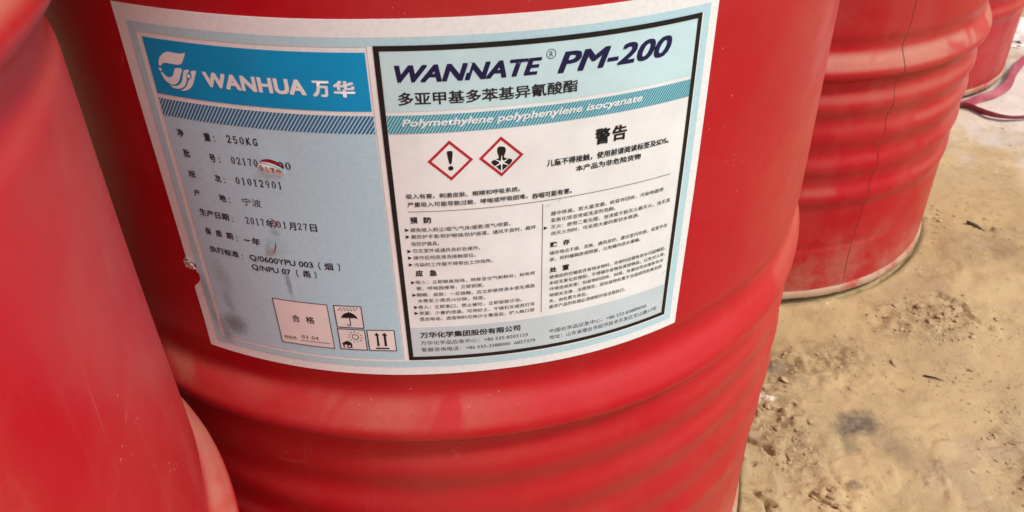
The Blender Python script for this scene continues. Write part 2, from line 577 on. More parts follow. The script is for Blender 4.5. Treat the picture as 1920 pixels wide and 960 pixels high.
main = make_drum((0, 0, 0), (.3305, Z_UP, .0085), 1.0, 1.1, 'red steel drum with the big white and blue product label, centre of the picture', None, 384)
make_drum((.444, .4917, 0), (.3235, Z_UP, 0), 2.6, 2.1, 'dusty red steel drum with a dark vertical seam, just right behind the labelled drum', -76.2, 256)
make_drum((-.4015, -.4429, 0), (.340, .625, .008), 4.2, 1.8, 'unlabelled red steel drum cut off by the left edge, nearest to the camera', None, 320)
make_drum((.92, 1.06, 0), (Z_LO, Z_UP, 0), 5.7, 1.5, 'farthest red steel drum in the top right corner, foot beside a pink strap', -58.0, 192)

# ------------------------------------------------------------------ the product label on the middle drum
AL, ZT = -.54544755, .57767250
def on_label(x, y, h):
    """millimetres on the label (from its top left corner, downwards), h millimetres off the steel -> a point on the drum"""
    t = max(0.0, (x - 126.5) / 156)
    k = (y - 12) / 182
    x2 = x + t * (1.55 - 3.1 * k)
    y2 = y + t * 1.5 * (1 - k)
    a = AL + x2 / (R * 1000) - math.pi / 2
    z = ZT - y2 / 1000
    r = R + dent(a, z, 1.0) + h / 1000
    return (r * math.cos(a), r * math.sin(a), z)

def P(s):
    return [tuple(float(c) for c in q.split(',')) for q in s.split()]
def rect(x0, y0, x1, y1):
    return [(x0, y0), (x1, y0), (x1, y1), (x0, y1)]
def oval(cx, cy, rx, ry, n=28):
    return [(cx + rx * math.cos(2 * math.pi * i / n), cy + ry * math.sin(2 * math.pi * i / n)) for i in range(n)]
def thick(pts, w):
    """a pen line of width w along pts, as quads"""
    out = []
    for (ax, ay), (bx, by) in zip(pts[:-1], pts[1:]):
        l = math.hypot(bx - ax, by - ay) or 1
        nx_, ny_ = -(by - ay) / l * w / 2, (bx - ax) / l * w / 2
        out.append([(ax + nx_, ay + ny_), (bx + nx_, by + ny_), (bx - nx_, by - ny_), (ax - nx_, ay - ny_)])
    return out
def smooth_loop(p, it=2):
    for _ in range(it):
        q = []
        for i in range(len(p)):
            a, b = p[i], p[(i + 1) % len(p)]
            q += [(a[0] * .75 + b[0] * .25, a[1] * .75 + b[1] * .25), (a[0] * .25 + b[0] * .75, a[1] * .25 + b[1] * .75)]
        p = q
    return p

class Print:
    """collects flat shapes in label millimetres, then wraps them round the drum as one mesh"""
    def __init__(self):
        self.bm = bmesh.new()
    def fill(self, outer, holes=()):
        loops = [[Vector((x, y, 0)) for x, y in l] for l in [outer, *holes]]
        flatv = [self.bm.verts.new(v) for l in loops for v in l]
        for t in tessellate_polygon(loops):
            if len(set(t)) == 3:
                try:
                    self.bm.faces.new([flatv[i] for i in t])
                except ValueError:
                    pass
        return self
    def quads(self, qs):
        for q in qs:
            self.bm.faces.new([self.bm.verts.new((x, y, 0)) for x, y in q])
        return self
    def frame(self, x0, y0, x1, y1, w):
        return self.quads([rect(x0, y0, x1, y0 + w), rect(x0, y1 - w, x1, y1), rect(x0, y0 + w, x0 + w, y1 - w), rect(x1 - w, y0 + w, x1, y1 - w)])
    def text(self, s, x0, x1, y0, y1, bold=0.0, shear=0.0, space=1.0):
        """lettering stretched to the box x0..x1, y0 (top)..y1 (bottom)"""
        c = bpy.data.curves.new('lettering', 'FONT')
        c.body = s
        c.shear = shear
        c.space_character = space
        c.resolution_u = 3
        o = bpy.data.objects.new('lettering', c)
        COL.objects.link(o)
        dg = bpy.context.evaluated_depsgraph_get()
        ev = o.evaluated_get(dg)
        me_ = ev.to_mesh()
        co = np.empty(len(me_.vertices) * 3)
        me_.vertices.foreach_get('co', co)
        co = co.reshape(-1, 3)
        a, b = co.min(0), co.max(0)
        # heavier weights: the same letter struck several times, slightly shifted, each a few microns above the last
        em = y1 - y0
        d = bold * em
        if bold < .012:
            shifts = [(-d / 2, 0), (d / 2, 0)]
        else:
            shifts = [(-d, -d * .7), (d, -d * .7), (-d, d * .7), (d, d * .7), (0, 0)]
        X0, X1, Y0, Y1 = x0 + d, x1 - d, y0 + d * .7, y1 - d * .7
        for k, (sx, sy) in enumerate(shifts):
            vs_ = [self.bm.verts.new((X0 + sx + (v[0] - a[0]) / (b[0] - a[0]) * (X1 - X0), Y1 + sy - (v[1] - a[1]) / (b[1] - a[1]) * (Y1 - Y0), k * .008)) for v in co]
            for p in me_.polygons:
                try:
                    self.bm.faces.new([vs_[i] for i in p.vertices])
                except ValueError:
                    pass
        ev.to_mesh_clear()
        bpy.data.objects.remove(o)
        bpy.data.curves.remove(c)
        return self
    def serif(self, s, x0, x1, y0, y1):
        """narrow typewriter figures with thick stems and thin hairlines"""
        n = len(s)
        step = (x1 - x0) / (n - 1 + .62) if n > 1 else (x1 - x0) / .62
        w, h = step * .62, y1 - y0
        for i, ch in enumerate(s):
            ox = x0 + i * step
            if ch in 'KG':
                self.text(ch, ox, ox + w * 1.15, y0, y1, bold=.03)
                continue
            def q(pts, wd):
                self.quads(thick([(ox + a * w, y0 + b * h) for a, b in pts], wd * w * 1.3))
            def ring(cx, cy, rx, ry, t):
                o_, i_ = oval(ox + cx * w, y0 + cy * h, rx * w, ry * h, 24), oval(ox + cx * w, y0 + cy * h, (rx - t) * w, (ry - t * .3) * h, 24)
                self.fill(o_, [i_])
            if ch == '0':
                ring(.5, .5, .54, .51, .32)
            elif ch == '1':
                q([(.5, 0), (.5, 1)], .24); q([(.14, .17), (.5, .04)], .15); q([(.15, .97), (.85, .97)], .13)
            elif ch == '2':
                q([(.06, .30), (.10, .12), (.32, .04), (.62, .05), (.84, .18), (.84, .36), (.62, .58), (.08, .92)], .22); q([(.04, .93), (.96, .93)], .22); q([(.90, .80), (.90, .95)], .15)
            elif ch == '5':
                q([(.12, .06), (.88, .06)], .20); q([(.18, .02), (.12, .50)], .16); q([(.10, .50), (.36, .39), (.66, .42), (.88, .58), (.88, .78), (.66, .93), (.32, .95), (.06, .82)], .21)
            elif ch == '7':
                q([(.06, .06), (.94, .06)], .20); q([(.10, .02), (.08, .22)], .14); q([(.90, .06), (.56, .50), (.46, 1.0)], .22)
            elif ch == '9':
                ring(.5, .31, .50, .32, .27); q([(.86, .34), (.84, .62), (.62, .90), (.24, .97)], .20)
        return self
    def hatch(self, x0, y0, x1, y1, pitch, width, lean):
        """slanting stripes clipped to a box; lean = sideways run from bottom to top"""
        h = y1 - y0
        x = x0 - abs(lean)
        while x < x1 + abs(lean):
            poly = [(x, y1), (x + width, y1), (x + width + lean, y0), (x + lean, y0)]
            for lim, sgn in ((x0, 1), (x1, -1)):
                out = []
                for i in range(len(poly)):
                    p, q = poly[i], poly[(i + 1) % len(poly)]
                    ip, iq = (p[0] - lim) * sgn >= 0, (q[0] - lim) * sgn >= 0
                    if ip:
                        out.append(p)
                    if ip != iq:
                        t = (lim - p[0]) / (q[0] - p[0])
                        out.append((lim, p[1] + t * (q[1] - p[1])))
                poly = out
                if len(poly) < 3:
                    break
            if len(poly) >= 3:
                try:
                    self.bm.faces.new([self.bm.verts.new((px, py, 0)) for px, py in poly])
                except ValueError:
                    pass
            x += pitch
        return self
    def cut(self, step=3.0, axis_=0):
        lo = min(v.co[axis_] for v in self.bm.verts)
        hi = max(v.co[axis_] for v in self.bm.verts)
        x = lo + step
        no = Vector((1, 0, 0)) if axis_ == 0 else Vector((0, 1, 0))
        while x < hi - .01:
            g = self.bm.verts[:] + self.bm.edges[:] + self.bm.faces[:]
            bmesh.ops.bisect_plane(self.bm, geom=g, plane_co=no * x, plane_no=no, dist=1e-5)
            x += step
        return self
    def build(self, name, h, mat, parent, lift=None, edge=False):
        bm = self.bm
        if max(abs(e.verts[0].co.x - e.verts[1].co.x) for e in bm.edges) > 3.3:
            self.cut(3.0)
        if max(abs(e.verts[0].co.y - e.verts[1].co.y) for e in bm.edges) > 6.5:
            self.cut(6.0, 1)
        uvl = bm.loops.layers.uv.new('label')
        for f in bm.faces:
            f.smooth = True
            for l in f.loops:
                l[uvl].uv = (l.vert.co.x / 10, -l.vert.co.y / 10)
        if edge:                                   # give the paper its thickness
            bmesh.ops.remove_doubles(bm, verts=bm.verts[:], dist=1e-4)
            rim = [e for e in bm.edges if len(e.link_faces) == 1]
            ret = bmesh.ops.extrude_edge_only(bm, edges=rim)
            low = {v for v in ret['geom'] if isinstance(v, bmesh.types.BMVert)}
            for e in rim:
                e.smooth = False
            for f in bm.faces:
                if any(v in low for v in f.verts):
                    f.smooth = False
        else:
            low = set()
        for v in bm.verts:
            x, y = v.co.x, v.co.y
            hh = h + v.co.z + (lift(x, y) if lift else 0)
            if v in low:
                hh = min(hh - .3, .05)
            v.co = on_label(x, y, hh)
        bmesh.ops.recalc_face_normals(bm, faces=bm.faces[:])
        for f in bm.faces:
            c = f.calc_center_median()
            if f.normal.x * c.x + f.normal.y * c.y < 0 and f.smooth:
                f.normal_flip()
        me_ = bpy.data.meshes.new(name)
        bm.to_mesh(me_)
        bm.free()
        return new_obj(name, me_, mat, parent)

emb_flame = P('20.4,24.9 21.2,23.6 22.7,22.3 24.5,21.1 26.1,20.3 27.9,20.1 29.9,20.3 32.2,20.4 34.6,20.2 35.8,19.9 36.7,19.4 36.3,20.7 35.2,22.3 34.2,23.9 33.2,25.3 31.4,26.0 29.3,26.1 27.0,26.0 24.6,25.9 23.2,26.0 21.9,26.6 21.0,27.5 20.3,27.9 19.4,27.7')
emb_drop = P('18.9,29.2 19.8,28.7 20.4,28.9 20.7,30.0 20.4,30.5 19.5,30.4 18.9,29.8')
emb_cup1 = P('19.5,30.8 20.6,31.0 21.5,31.9 22.5,32.9 24.3,33.0 25.9,32.4 27.2,30.7 28.3,28.5 28.9,27.9 31.1,27.5 32.9,27.8 31.6,29.9 30.6,31.8 29.4,33.8 28.0,35.4 26.2,36.4 24.5,36.6 22.9,36.1 21.6,35.4 20.6,34.2 20.0,32.7')
emb_cup2 = P('22.8,36.9 24.7,37.2 26.9,37.0 29.4,35.8 31.2,33.6 32.4,30.8 33.3,28.6 34.7,27.8 36.8,27.8 36.1,28.9 34.8,29.9 34.1,31.4 34.4,32.1 33.4,34.1 32.0,36.1 30.4,37.3 28.4,38.2 25.9,38.4 24.2,37.9')
emb_cup3 = P('28.4,38.9 30.1,38.4 32.0,37.1 33.7,35.2 35.0,32.8 36.5,31.9 37.4,30.5 36.9,29.0 38.1,27.9 40.7,27.8 39.7,29.4 38.3,32.2 36.7,35.0 34.9,37.0 32.8,38.3 30.2,39.0')
emb_dot = P('34.8,30.1 35.8,29.8 36.6,30.6 36.5,31.6 35.6,32.0 34.7,31.7')
tear_hole = P('63.4,72.0 64.7,70.7 66.3,69.9 69.0,69.5 71.6,70.0 73.8,71.3 75.2,73.0 75.2,74.3 74.0,74.1 72.5,73.5 70.1,72.5 67.6,72.0 65.9,71.8 63.8,72.1')
tear_flap = P('63.8,72.1 65.9,71.8 67.6,72.0 70.1,72.5 72.5,73.5 74.0,74.1 75.2,74.3 75.8,76.0 76.0,77.1 73.6,77.8 69.5,77.6 66.3,77.5 64.0,76.7 63.5,75.1 63.3,73.4')
tear_d0 = P('63.8,72.6 65.4,75.8')
tear_d1 = P('67.2,73.4 67.8,76.2')
tear_d7 = P('69.4,73.7 71.2,76.1')
tear_d0b = P('72.6,74.1 74.5,75.7')
scuff_red2 = P('62.4,103.6 63.8,104.2 65.5,105.3 66.4,106.4 65.8,108.1 64.6,109.8 62.8,111.9 64.8,111.6 65.7,110.0 64.8,109.2 63.3,109.7 64.7,107.4 65.1,106.1 63.7,104.8')
scuff_red3 = P('63.2,117.8 63.7,119.1 63.5,121.0 62.6,123.4 61.1,125.6 59.3,126.7 61.1,125.2 62.1,123.4 62.8,121.1 62.9,119.3')
scuff_flap3 = P('63.2,118.0 62.8,121.1 62.1,123.4 61.1,125.2 59.3,126.9 58.1,127.2 57.3,125.4 57.3,123.8 58.6,121.8 60.2,119.6 61.6,118.2')
tearL_edge = P('-1.3,143.1 6.8,145.3 7.5,146.8 5.2,148.6 5.4,150.8 7.3,152.3 5.9,156.2 4.2,158.7 0.5,161.9')
tearL_flap = P('-1.5,143.7 0.8,142.2 4.2,142.9 6.8,145.3 7.5,146.8 1.5,149.7 -1.5,149.4 -3.1,147.6')
sym_canopy = P('91.8,165.0 92.1,164.1 92.9,162.7 94.1,161.6 95.4,161.0 96.3,160.8 96.5,160.2 96.8,160.3 96.9,160.7 98.0,161.0 99.1,161.7 100.2,162.9 100.9,164.4 101.1,165.2 100.2,164.7 99.5,164.5 98.8,164.3 97.9,164.7 97.0,164.5 96.3,164.1 95.5,164.6 94.5,164.9 93.7,164.5 92.8,164.7')
sym_handle = P('96.3,164.1 96.8,164.1 96.9,168.4 96.6,169.6 95.8,170.3 95.0,170.2 94.6,169.4 94.6,168.6 95.0,168.7 95.1,169.5 95.7,169.7 96.3,169.4 96.5,168.5')
sym_house = P('89.7,183.4 92.7,181.0 94.4,181.5 95.9,183.4 95.4,183.6 95.5,186.0 92.6,186.3 92.7,183.9 91.2,184.0 91.1,186.2 90.4,186.3 90.4,183.9')
sym_window = P('93.3,184.2 94.4,184.0 94.7,185.5 93.4,185.7')
sym_suncentre = P('98.1,177.9 99.9,177.8')
sym_arrow1 = P('110.1,174.1 111.7,176.2 110.9,176.2 111.0,183.8 109.7,183.9 109.9,176.4 108.9,176.2')
sym_arrow2 = P('114.4,174.1 116.0,176.2 115.2,176.3 115.1,183.8 113.8,184.0 113.9,176.3 112.9,176.1')
sym_bar = P('108.7,185.0 116.2,184.9 116.1,185.9 108.7,186.1')
sym_rainA = P('92.3,158.0 94.2,158.1 96.0,158.0 97.7,158.1 99.5,158.1 101.3,158.0')
sym_rainB = P('91.3,159.2 92.9,159.3 94.8,159.2 96.6,159.2 98.3,159.2 100.2,159.2')
haz_body = P('178.8,63.8 179.5,63.1 181.0,63.1 182.3,63.6 182.8,64.6 182.7,66.1 182.2,67.4 181.9,68.4 182.0,69.1 182.5,69.5 183.8,70.0 185.1,70.1 185.8,70.9 185.7,71.8 184.7,73.0 184.2,73.4 183.5,74.0 180.7,76.3 180.3,76.2 177.7,73.4 177.2,73.2 176.0,71.8 175.7,70.7 176.3,70.2 177.5,70.0 178.5,69.5 179.2,69.5 179.4,68.4 179.1,67.6 178.7,66.2 178.6,64.9')
haz_star = P('180.6,68.0 180.9,68.0 181.0,70.2 181.7,70.8 183.5,70.1 183.9,70.2 181.8,71.6 184.0,73.3 183.6,73.5 181.3,72.4 180.9,73.4 180.9,76.4 180.3,76.4 180.4,73.4 180.1,72.4 177.6,73.8 177.4,73.3 179.6,71.8 179.4,71.2 177.6,70.0 177.9,69.7 180.1,70.9 180.4,70.1')

label = bpy.data.objects.new('product_label', None)
COL.objects.link(label)
label.parent = main

# -- paper, with its torn left edge and the tears
outline = [(0, 0), (292, 0), (292, 205.2), (0, 205.6), (.2, 185), (-.1, 165)]
outline += tearL_edge[::-1] + [(0, 142.6), (.1, 100), (-.1, 50)]
rnd = random.Random(3)
tear_hole = smooth_loop(tear_hole, 1)
def bulge(x, y):
    """the paper lifts a little round the tears"""
    b = 0
    for cx, cy, rr, hh in ((69, 71.0, 7, .35), (61.5, 122.5, 4.5, .35), (64, 108, 3.5, .25), (5, 147, 4, .3)):
        d2 = ((x - cx) / rr) ** 2 + ((y - cy) / rr) ** 2
        b += hh * math.exp(-d2 * 1.6)
    return b
pr = Print().fill(outline, [tear_hole])
pr.cut(3.0).cut(6.0, 1)
pr.build('paper', .40, M_PAPER, label, bulge, edge=True)

E1, E2, E3, E4 = .52, .62, .72, .82
# -- pale frame line, panels
pr = Print().frame(6.7, 7.9, 287.0, 199.6, 4.3); pr.cut(3.0)
pr.build('grey_blue_border', E1, M_BAND, label, bulge)
pr = Print().fill(rect(13.8, 53.7, 123.2, 193.7), [tear_hole]); pr.cut(3.0).cut(6.0, 1)
panel = pr.build('data_panel', E1, M_PANEL, label, bulge)
pr = Print().fill(rect(13.8, 14.6, 122.8, 42.5)); pr.cut(3.0)
banner = pr.build('blue_banner', E1, M_BLUE, label)
pr = Print()
for shp in (emb_flame, emb_drop, emb_cup1, emb_cup2, emb_cup3):
    pr.fill(smooth_loop(shp, 1))
pr.cut(3.0)
pr.build('flame_emblem', E2, M_WHITE, banner)
pr = Print().fill(oval(35.7, 30.9, 1.35, 1.45)); pr.build('emblem_dot_ring', E3, M_BLUE, banner)
pr = Print().fill(oval(35.7, 30.9, .95, 1.05)); pr.build('emblem_dot', E4, M_WHITE, banner)
pr = Print().text('WANHUA', 43.4, 94.0, 27.7, 35.2, bold=.058, space=1.04)
pr.text('万', 97.1, 105.0, 27.8, 35.6, bold=.045).text('华', 106.7, 116.4, 27.6, 35.6, bold=.045); pr.cut(3.0)
pr.build('company_name', E2, M_WHITE, banner)
pr = Print().fill(rect(13.8, 44.7, 123.2, 53.7)); pr.cut(3.0)
hs = pr.build('striped_band', E1, M_STRIPEBG, label)
pr = Print().hatch(13.8, 44.7, 123.2, 53.7, 1.85, .95, 6.2)
pr.build('stripes', E2, M_STRIPE, hs)

# -- data panel lettering
pr = Print()
B = .026
def row(s, x0, x1, y0, y1, b=B, **k):
    pr.text(s, x0, x1, y0, y1, bold=b, **k)
def colon(x, y):
    pr.fill(oval(x, y, .38, .38, 10)); pr.fill(oval(x, y + 2.1, .38, .38, 10))
row('净', 19.6, 23.7, 59.8, 64.0, .03); row('重', 35.5, 39.3, 59.6, 64.0, .03); colon(41.2, 61.2); pr.serif('250KG', 48.5, 64.4, 59.3, 63.2)
row('批', 20.2, 24.2, 70.9, 75.2, .03); row('号', 35.8, 39.3, 71.0, 75.4, .03); colon(41.4, 72.7); pr.serif('02170', 48.3, 62.3, 70.7, 74.6)
pr.serif('0', 76.9, 79.5, 70.7, 74.6); row('班', 19.9, 24.4, 82.7, 86.8, .03); row('次', 35.9, 39.5, 82.4, 86.7, .03); colon(41.4, 84.2)
pr.serif('01012901', 48.1, 73.0, 82.0, 86.0)
row('产', 20.2, 23.9, 93.8, 97.9, .03); row('地', 35.6, 39.7, 93.8, 98.0, .03); colon(41.5, 95.6); row('宁波', 48.9, 59.6, 93.6, 98.2, .004)
row('生产日期', 20.4, 38.6, 105.2, 109.4, .03); colon(40.6, 107.2)
pr.serif('2017', 48.5, 58.9, 105.1, 109.2); row('年', 60.0, 64.8, 104.9, 109.6); pr.serif('01', 66.0, 71.2, 105.1, 109.2); row('月', 72.4, 76.2, 105.1, 109.7); pr.serif('27', 77.3, 82.2, 105.1, 109.2); row('日', 83.6, 87.3, 105.1, 109.6)
row('保', 20.7, 24.7, 117, 121.2, .03); row('质', 27.5, 31.4, 117, 121.2, .03); row('期', 34.2, 38.2, 117, 121.2, .03); colon(40.4, 119.0); row('一', 44.6, 48.3, 119.5, 120.2, .03); row('年', 49.3, 54.1, 117.6, 122.2, .03)
row('执行标准', 20.6, 39.0, 128.5, 132.7, .03); colon(41.0, 130.6)
row('Q/0600YPU 003', 45.5, 81.5, 128.9, 133.1, .022); row('（', 84.3, 85.5, 128.4, 133.4, .02); row('烟', 87.6, 92.2, 128.6, 133.2, .02); row('）', 94.9, 96.0, 128.4, 133.4, .02)
row('Q/NPU 07', 45.5, 68.2, 135.1, 139.2, .022); row('（', 71.2, 72.4, 134.6, 139.4, .02); row('甬', 75.2, 79.0, 134.8, 139.2, .02); row('）', 81.4, 82.4, 134.6, 139.4, .02)
pr.cut(4.0)
pr.build('data_lettering', E2, M_INK, panel, bulge)

# -- the torn flap with the rest of the batch number, and two smaller nicks
def flap(name, loop, hinge_y, lip, mat_h, letters=()):
    ys = [q[1] for q in loop]
    top, bot = min(ys), max(ys)
    def curl(x, y):
        t = max(0.0, min(1.0, (bot - y) / (bot - top)))
        return mat_h + lip * math.sin(min(1, t * 1.15) * math.pi * .62)
    q = Print().fill(loop); q.cut(.6, 1).cut(1.5)
    fl = q.build(name, 0, M_PAPER if letters else M_PANEL, label, curl)
    if letters:
        q = Print()
        for s, x0, x1, y0, y1 in letters:
            q.serif(s, x0, x1, y0, y1)
        q.cut(.6, 1).cut(1.0)
        q.build('flap_digits', .10, M_INK, fl, curl)
    return fl
flap('torn_flap', smooth_loop(tear_flap, 1), 77, 1.3, .62, (('0', 63.9, 65.5, 72.6, 75.9), ('1', 66.9, 68.0, 73.3, 76.3), ('7', 69.4, 71.3, 73.8, 76.6), ('0', 72.6, 74.4, 74.3, 76.2)))
pr = Print().fill(tear_hole); pr.cut(1.5)
flap('torn_flap', smooth_loop(scuff_flap3, 1), 127, .9, .70)
pr = Print().fill(P('62.4,103.6 64.0,104.1 65.6,105.2 66.3,106.4 65.9,107.8 65.0,109.2 64.1,109.9 64.9,108.4 65.4,106.9 65.2,105.8 63.9,104.7')); pr.build('scuffed_nick', E4, M_SCUFF, label, bulge)
pr = Print().fill(scuff_red3); pr.build('scuffed_nick', E4 + .25, M_SCUFF, label, lambda x, y: bulge(x, y) + .35)
pr = Print().fill(P('72.7,71.4 73.6,70.7 74.9,70.6 75.9,71.6 76.0,73.4 75.6,74.6 75.0,73.6 75.1,72.0 74.4,71.2 73.7,71.4'))
pr.build('cut_digit', E2, M_INK, label, bulge)
# the curled scrap at the torn left edge
q = Print().fill(tearL_flap); q.cut(1.0).cut(1.0, 1)
q.build('torn_scrap', 0, M_CARD, label, lambda x, y: .75 + 1.5 * max(0, math.sin((7.5 - x) * .28 + (y - 142) * .22)) ** 1.3 + .5 * math.sin(x * 1.9 + y * 1.3))

# -- inspection card and the three handling symbols
pr = Print().fill(rect(53.6, 156.2, 85.3, 187.6)); pr.cut(3.0)
card = pr.build('inspection_card', E2, M_CARD, label)
pr = Print().frame(53.6, 156.2, 85.3, 187.6, .45).text('合', 63.2, 67.8, 165.9, 170.9, bold=.012).text('格', 71.3, 76.3, 165.9, 170.9, bold=.012)
pr.text('检验员', 55.8, 63.4, 182.0, 184.4, bold=.01).text('03 04', 66.7, 76.6, 180.1, 182.5, space=1.15).quads([rect(65, 184.0, 83.1, 184.3)]); pr.cut(3.0)
pr.build('card_lettering', E3, M_INK, card)
def symbol_card(x0, y0, x1, y1):
    q = Print().fill(rect(x0, y0, x1, y1)); q.cut(3.0)
    c = q.build('handling_symbol', E2, M_CARD, label)
    q = Print().frame(x0, y0, x1, y1, .5)
    return c, q
c, q = symbol_card(88.6, 156.2, 104.0, 171.6)
q.fill(sym_canopy)
q.quads(thick([(96.5, 164.0), (96.7, 168.4), (96.5, 169.7), (95.8, 170.1), (95.1, 169.7), (94.8, 168.8)], .55))
for a in sym_rainA + sym_rainB:
    q.fill([(a[0] - .5, a[1] + .25), (a[0] - .1, a[1] - .45), (a[0] + .5, a[1] - .25), (a[0] + .1, a[1] + .45)])
q.build('umbrella_symbol', E3, M_BLACK, c)
c, q = symbol_card(88.5, 172.4, 104.0, 187.4)
q.fill(sym_house, [sym_window])
q.fill(oval(98.1, 177.9, 1.95, 1.95), [oval(98.1, 177.9, 1.5, 1.5)])
for i in range(11):
    a = 2 * math.pi * i / 11 - math.pi / 2
    q.quads(thick([(98.1 + 2.9 * math.cos(a), 177.9 + 2.9 * math.sin(a)), (98.1 + 4.1 * math.cos(a), 177.9 + 4.1 * math.sin(a))], .4))
q.build('sun_and_house_symbol', E3, M_BLACK, c)
c, q = symbol_card(104.8, 172.3, 120.3, 187.4)
q.fill(sym_arrow1); q.fill(sym_arrow2); q.quads([rect(108.7, 185.0, 116.2, 186.0)])
q.build('two_arrows_symbol', E3, M_BLACK, c)

# -- right-hand block
pr = Print().fill(rect(123.9, 11.9, 282.6, 195.3)); pr.cut(3.0)
block = pr.build('text_block', E2, M_WHITE, label)
pr = Print().frame(126.5, 11.6, 281.9, 194.1, 2.45); pr.cut(3.0)
pr.build('black_frame', E4, M_BLACK, block)
pr = Print().fill(rect(129.2, 14.2, 279.3, 42.6)); pr.cut(3.0)
pr.build('cyan_panel', E3, M_SKY, block)
pr = Print()
pr.text('WANNATE', 134.8, 199.8, 20.5, 28.7, bold=.056, shear=.30)
pr.text('PM-200', 207.0, 265.2, 19.2, 29.5, bold=.048, shear=.28); pr.cut(3.0)
pr.build('product_name', E4, M_NAVY, block)
pr = Print().fill(oval(203.9, 19.6, 2.25, 2.35), [oval(203.9, 19.6, 1.95, 2.05)]).text('R', 203.1, 204.8, 18.4, 20.9, bold=.01); pr.cut(2.0)
pr.build('registered_mark', E4, M_INK, block)
pr = Print().quads([[(167.2, 20.9), (168.6, 20.6), (167.0, 25.2), (166.0, 25.0)]]); pr.build('worn_ink_streak', E4 + .08, M_SKY, block)
pr = Print().text('多亚甲基多苯基异氰酸酯', 135.1, 217.0, 33.2, 39.5, bold=.024); pr.cut(3.0)
pr.build('substance_name', E4, M_INK, block)
pr = Print().fill(rect(129.2, 44.5, 279.3, 53.6)); pr.cut(3.0)
hs = pr.build('striped_band', E3, M_TEALBG, block)
pr = Print().hatch(129.2, 44.5, 279.3, 53.6, 1.5, .8, 5.6)
pr.build('stripes', E4, M_TEAL, hs)
pr = Print().text('Polymethylene polyphenylene isocyanate', 135.6, 251.4, 46.3, 51.2, bold=.03, shear=.25); pr.cut(3.0)
pr.build('english_name', E4 + .10, M_WHITE, hs)
def pictogram(cx, cy):
    h = 10.75
    q = Print().fill([(cx, cy - h), (cx + h, cy), (cx, cy + h), (cx - h, cy)], [[(cx, cy - h + 1.9), (cx + h - 1.9, cy), (cx, cy + h - 1.9), (cx - h + 1.9, cy)]]); q.cut(3.0)
    return q.build('warning_pictogram', E3, M_SIGNRED, block)
d = pictogram(156.5, 68.6)
q = Print().fill(smooth_loop([(155.0, 64.0), (155.4, 63.4), (157.4, 63.4), (157.9, 64.0), (157.1, 69.8), (156.8, 70.4), (156.1, 70.4), (155.8, 69.8)], 1)).fill(oval(156.5, 72.6, 1.25, 1.25))
q.build('exclamation_mark', E3, M_BLACK, d)
d = pictogram(180.6, 68.6)
q = Print().fill(smooth_loop(haz_body, 1)); q.cut(3.0)
q.build('health_hazard_figure', E3, M_BLACK, d)
q = Print().fill(haz_star); q.build('burst_mark', E4, M_WHITE, d)
pr = Print()
pr.text('警', 227.3, 235.2, 60.6, 69.3, bold=.036).text('告', 236.4, 244.3, 60.6, 69.0, bold=.036); pr.cut(3.0)
row('儿童不得接触，使用前请阅读标签及SDS。', 202.9, 269.7, 73.3, 77.1, .022)
row('本产品为非危险货物', 217.9, 253.7, 78.9, 82.3, .022)
pr.build('warning_lettering', E4, M_BLACK, block)
pr = Print()
S = .008
row('吸入有害。刺激皮肤、眼睛和呼吸系统。', 134.3, 189.6, 85.9, 88.7, .012)
row('严重吸入可能导致过敏、哮喘或呼吸困难。', 134.5, 193.4, 90.6, 93.4, .012)
row('吞咽可能有害。', 195.6, 216.3, 91.0, 94.2, .016)
pr.quads([rect(134.3, 96.0, 202, 96.25), rect(202, 96.0, 273.6, 96.25)])
pr.quads([rect(201.05, 97.8, 201.3, 167.4)])
for x, y in ((133, 106.9), (133, 111.0), (133, 119.9), (133, 124.0), (133, 128.4), (133.2, 139.9), (133.2, 148.2), (133.4, 156.5), (133.3, 160.6), (202.9, 112.6)):
    pr.fill([(x - 1.0, y - 1.1), (x + 1.0, y), (x - 1.0, y + 1.1)])
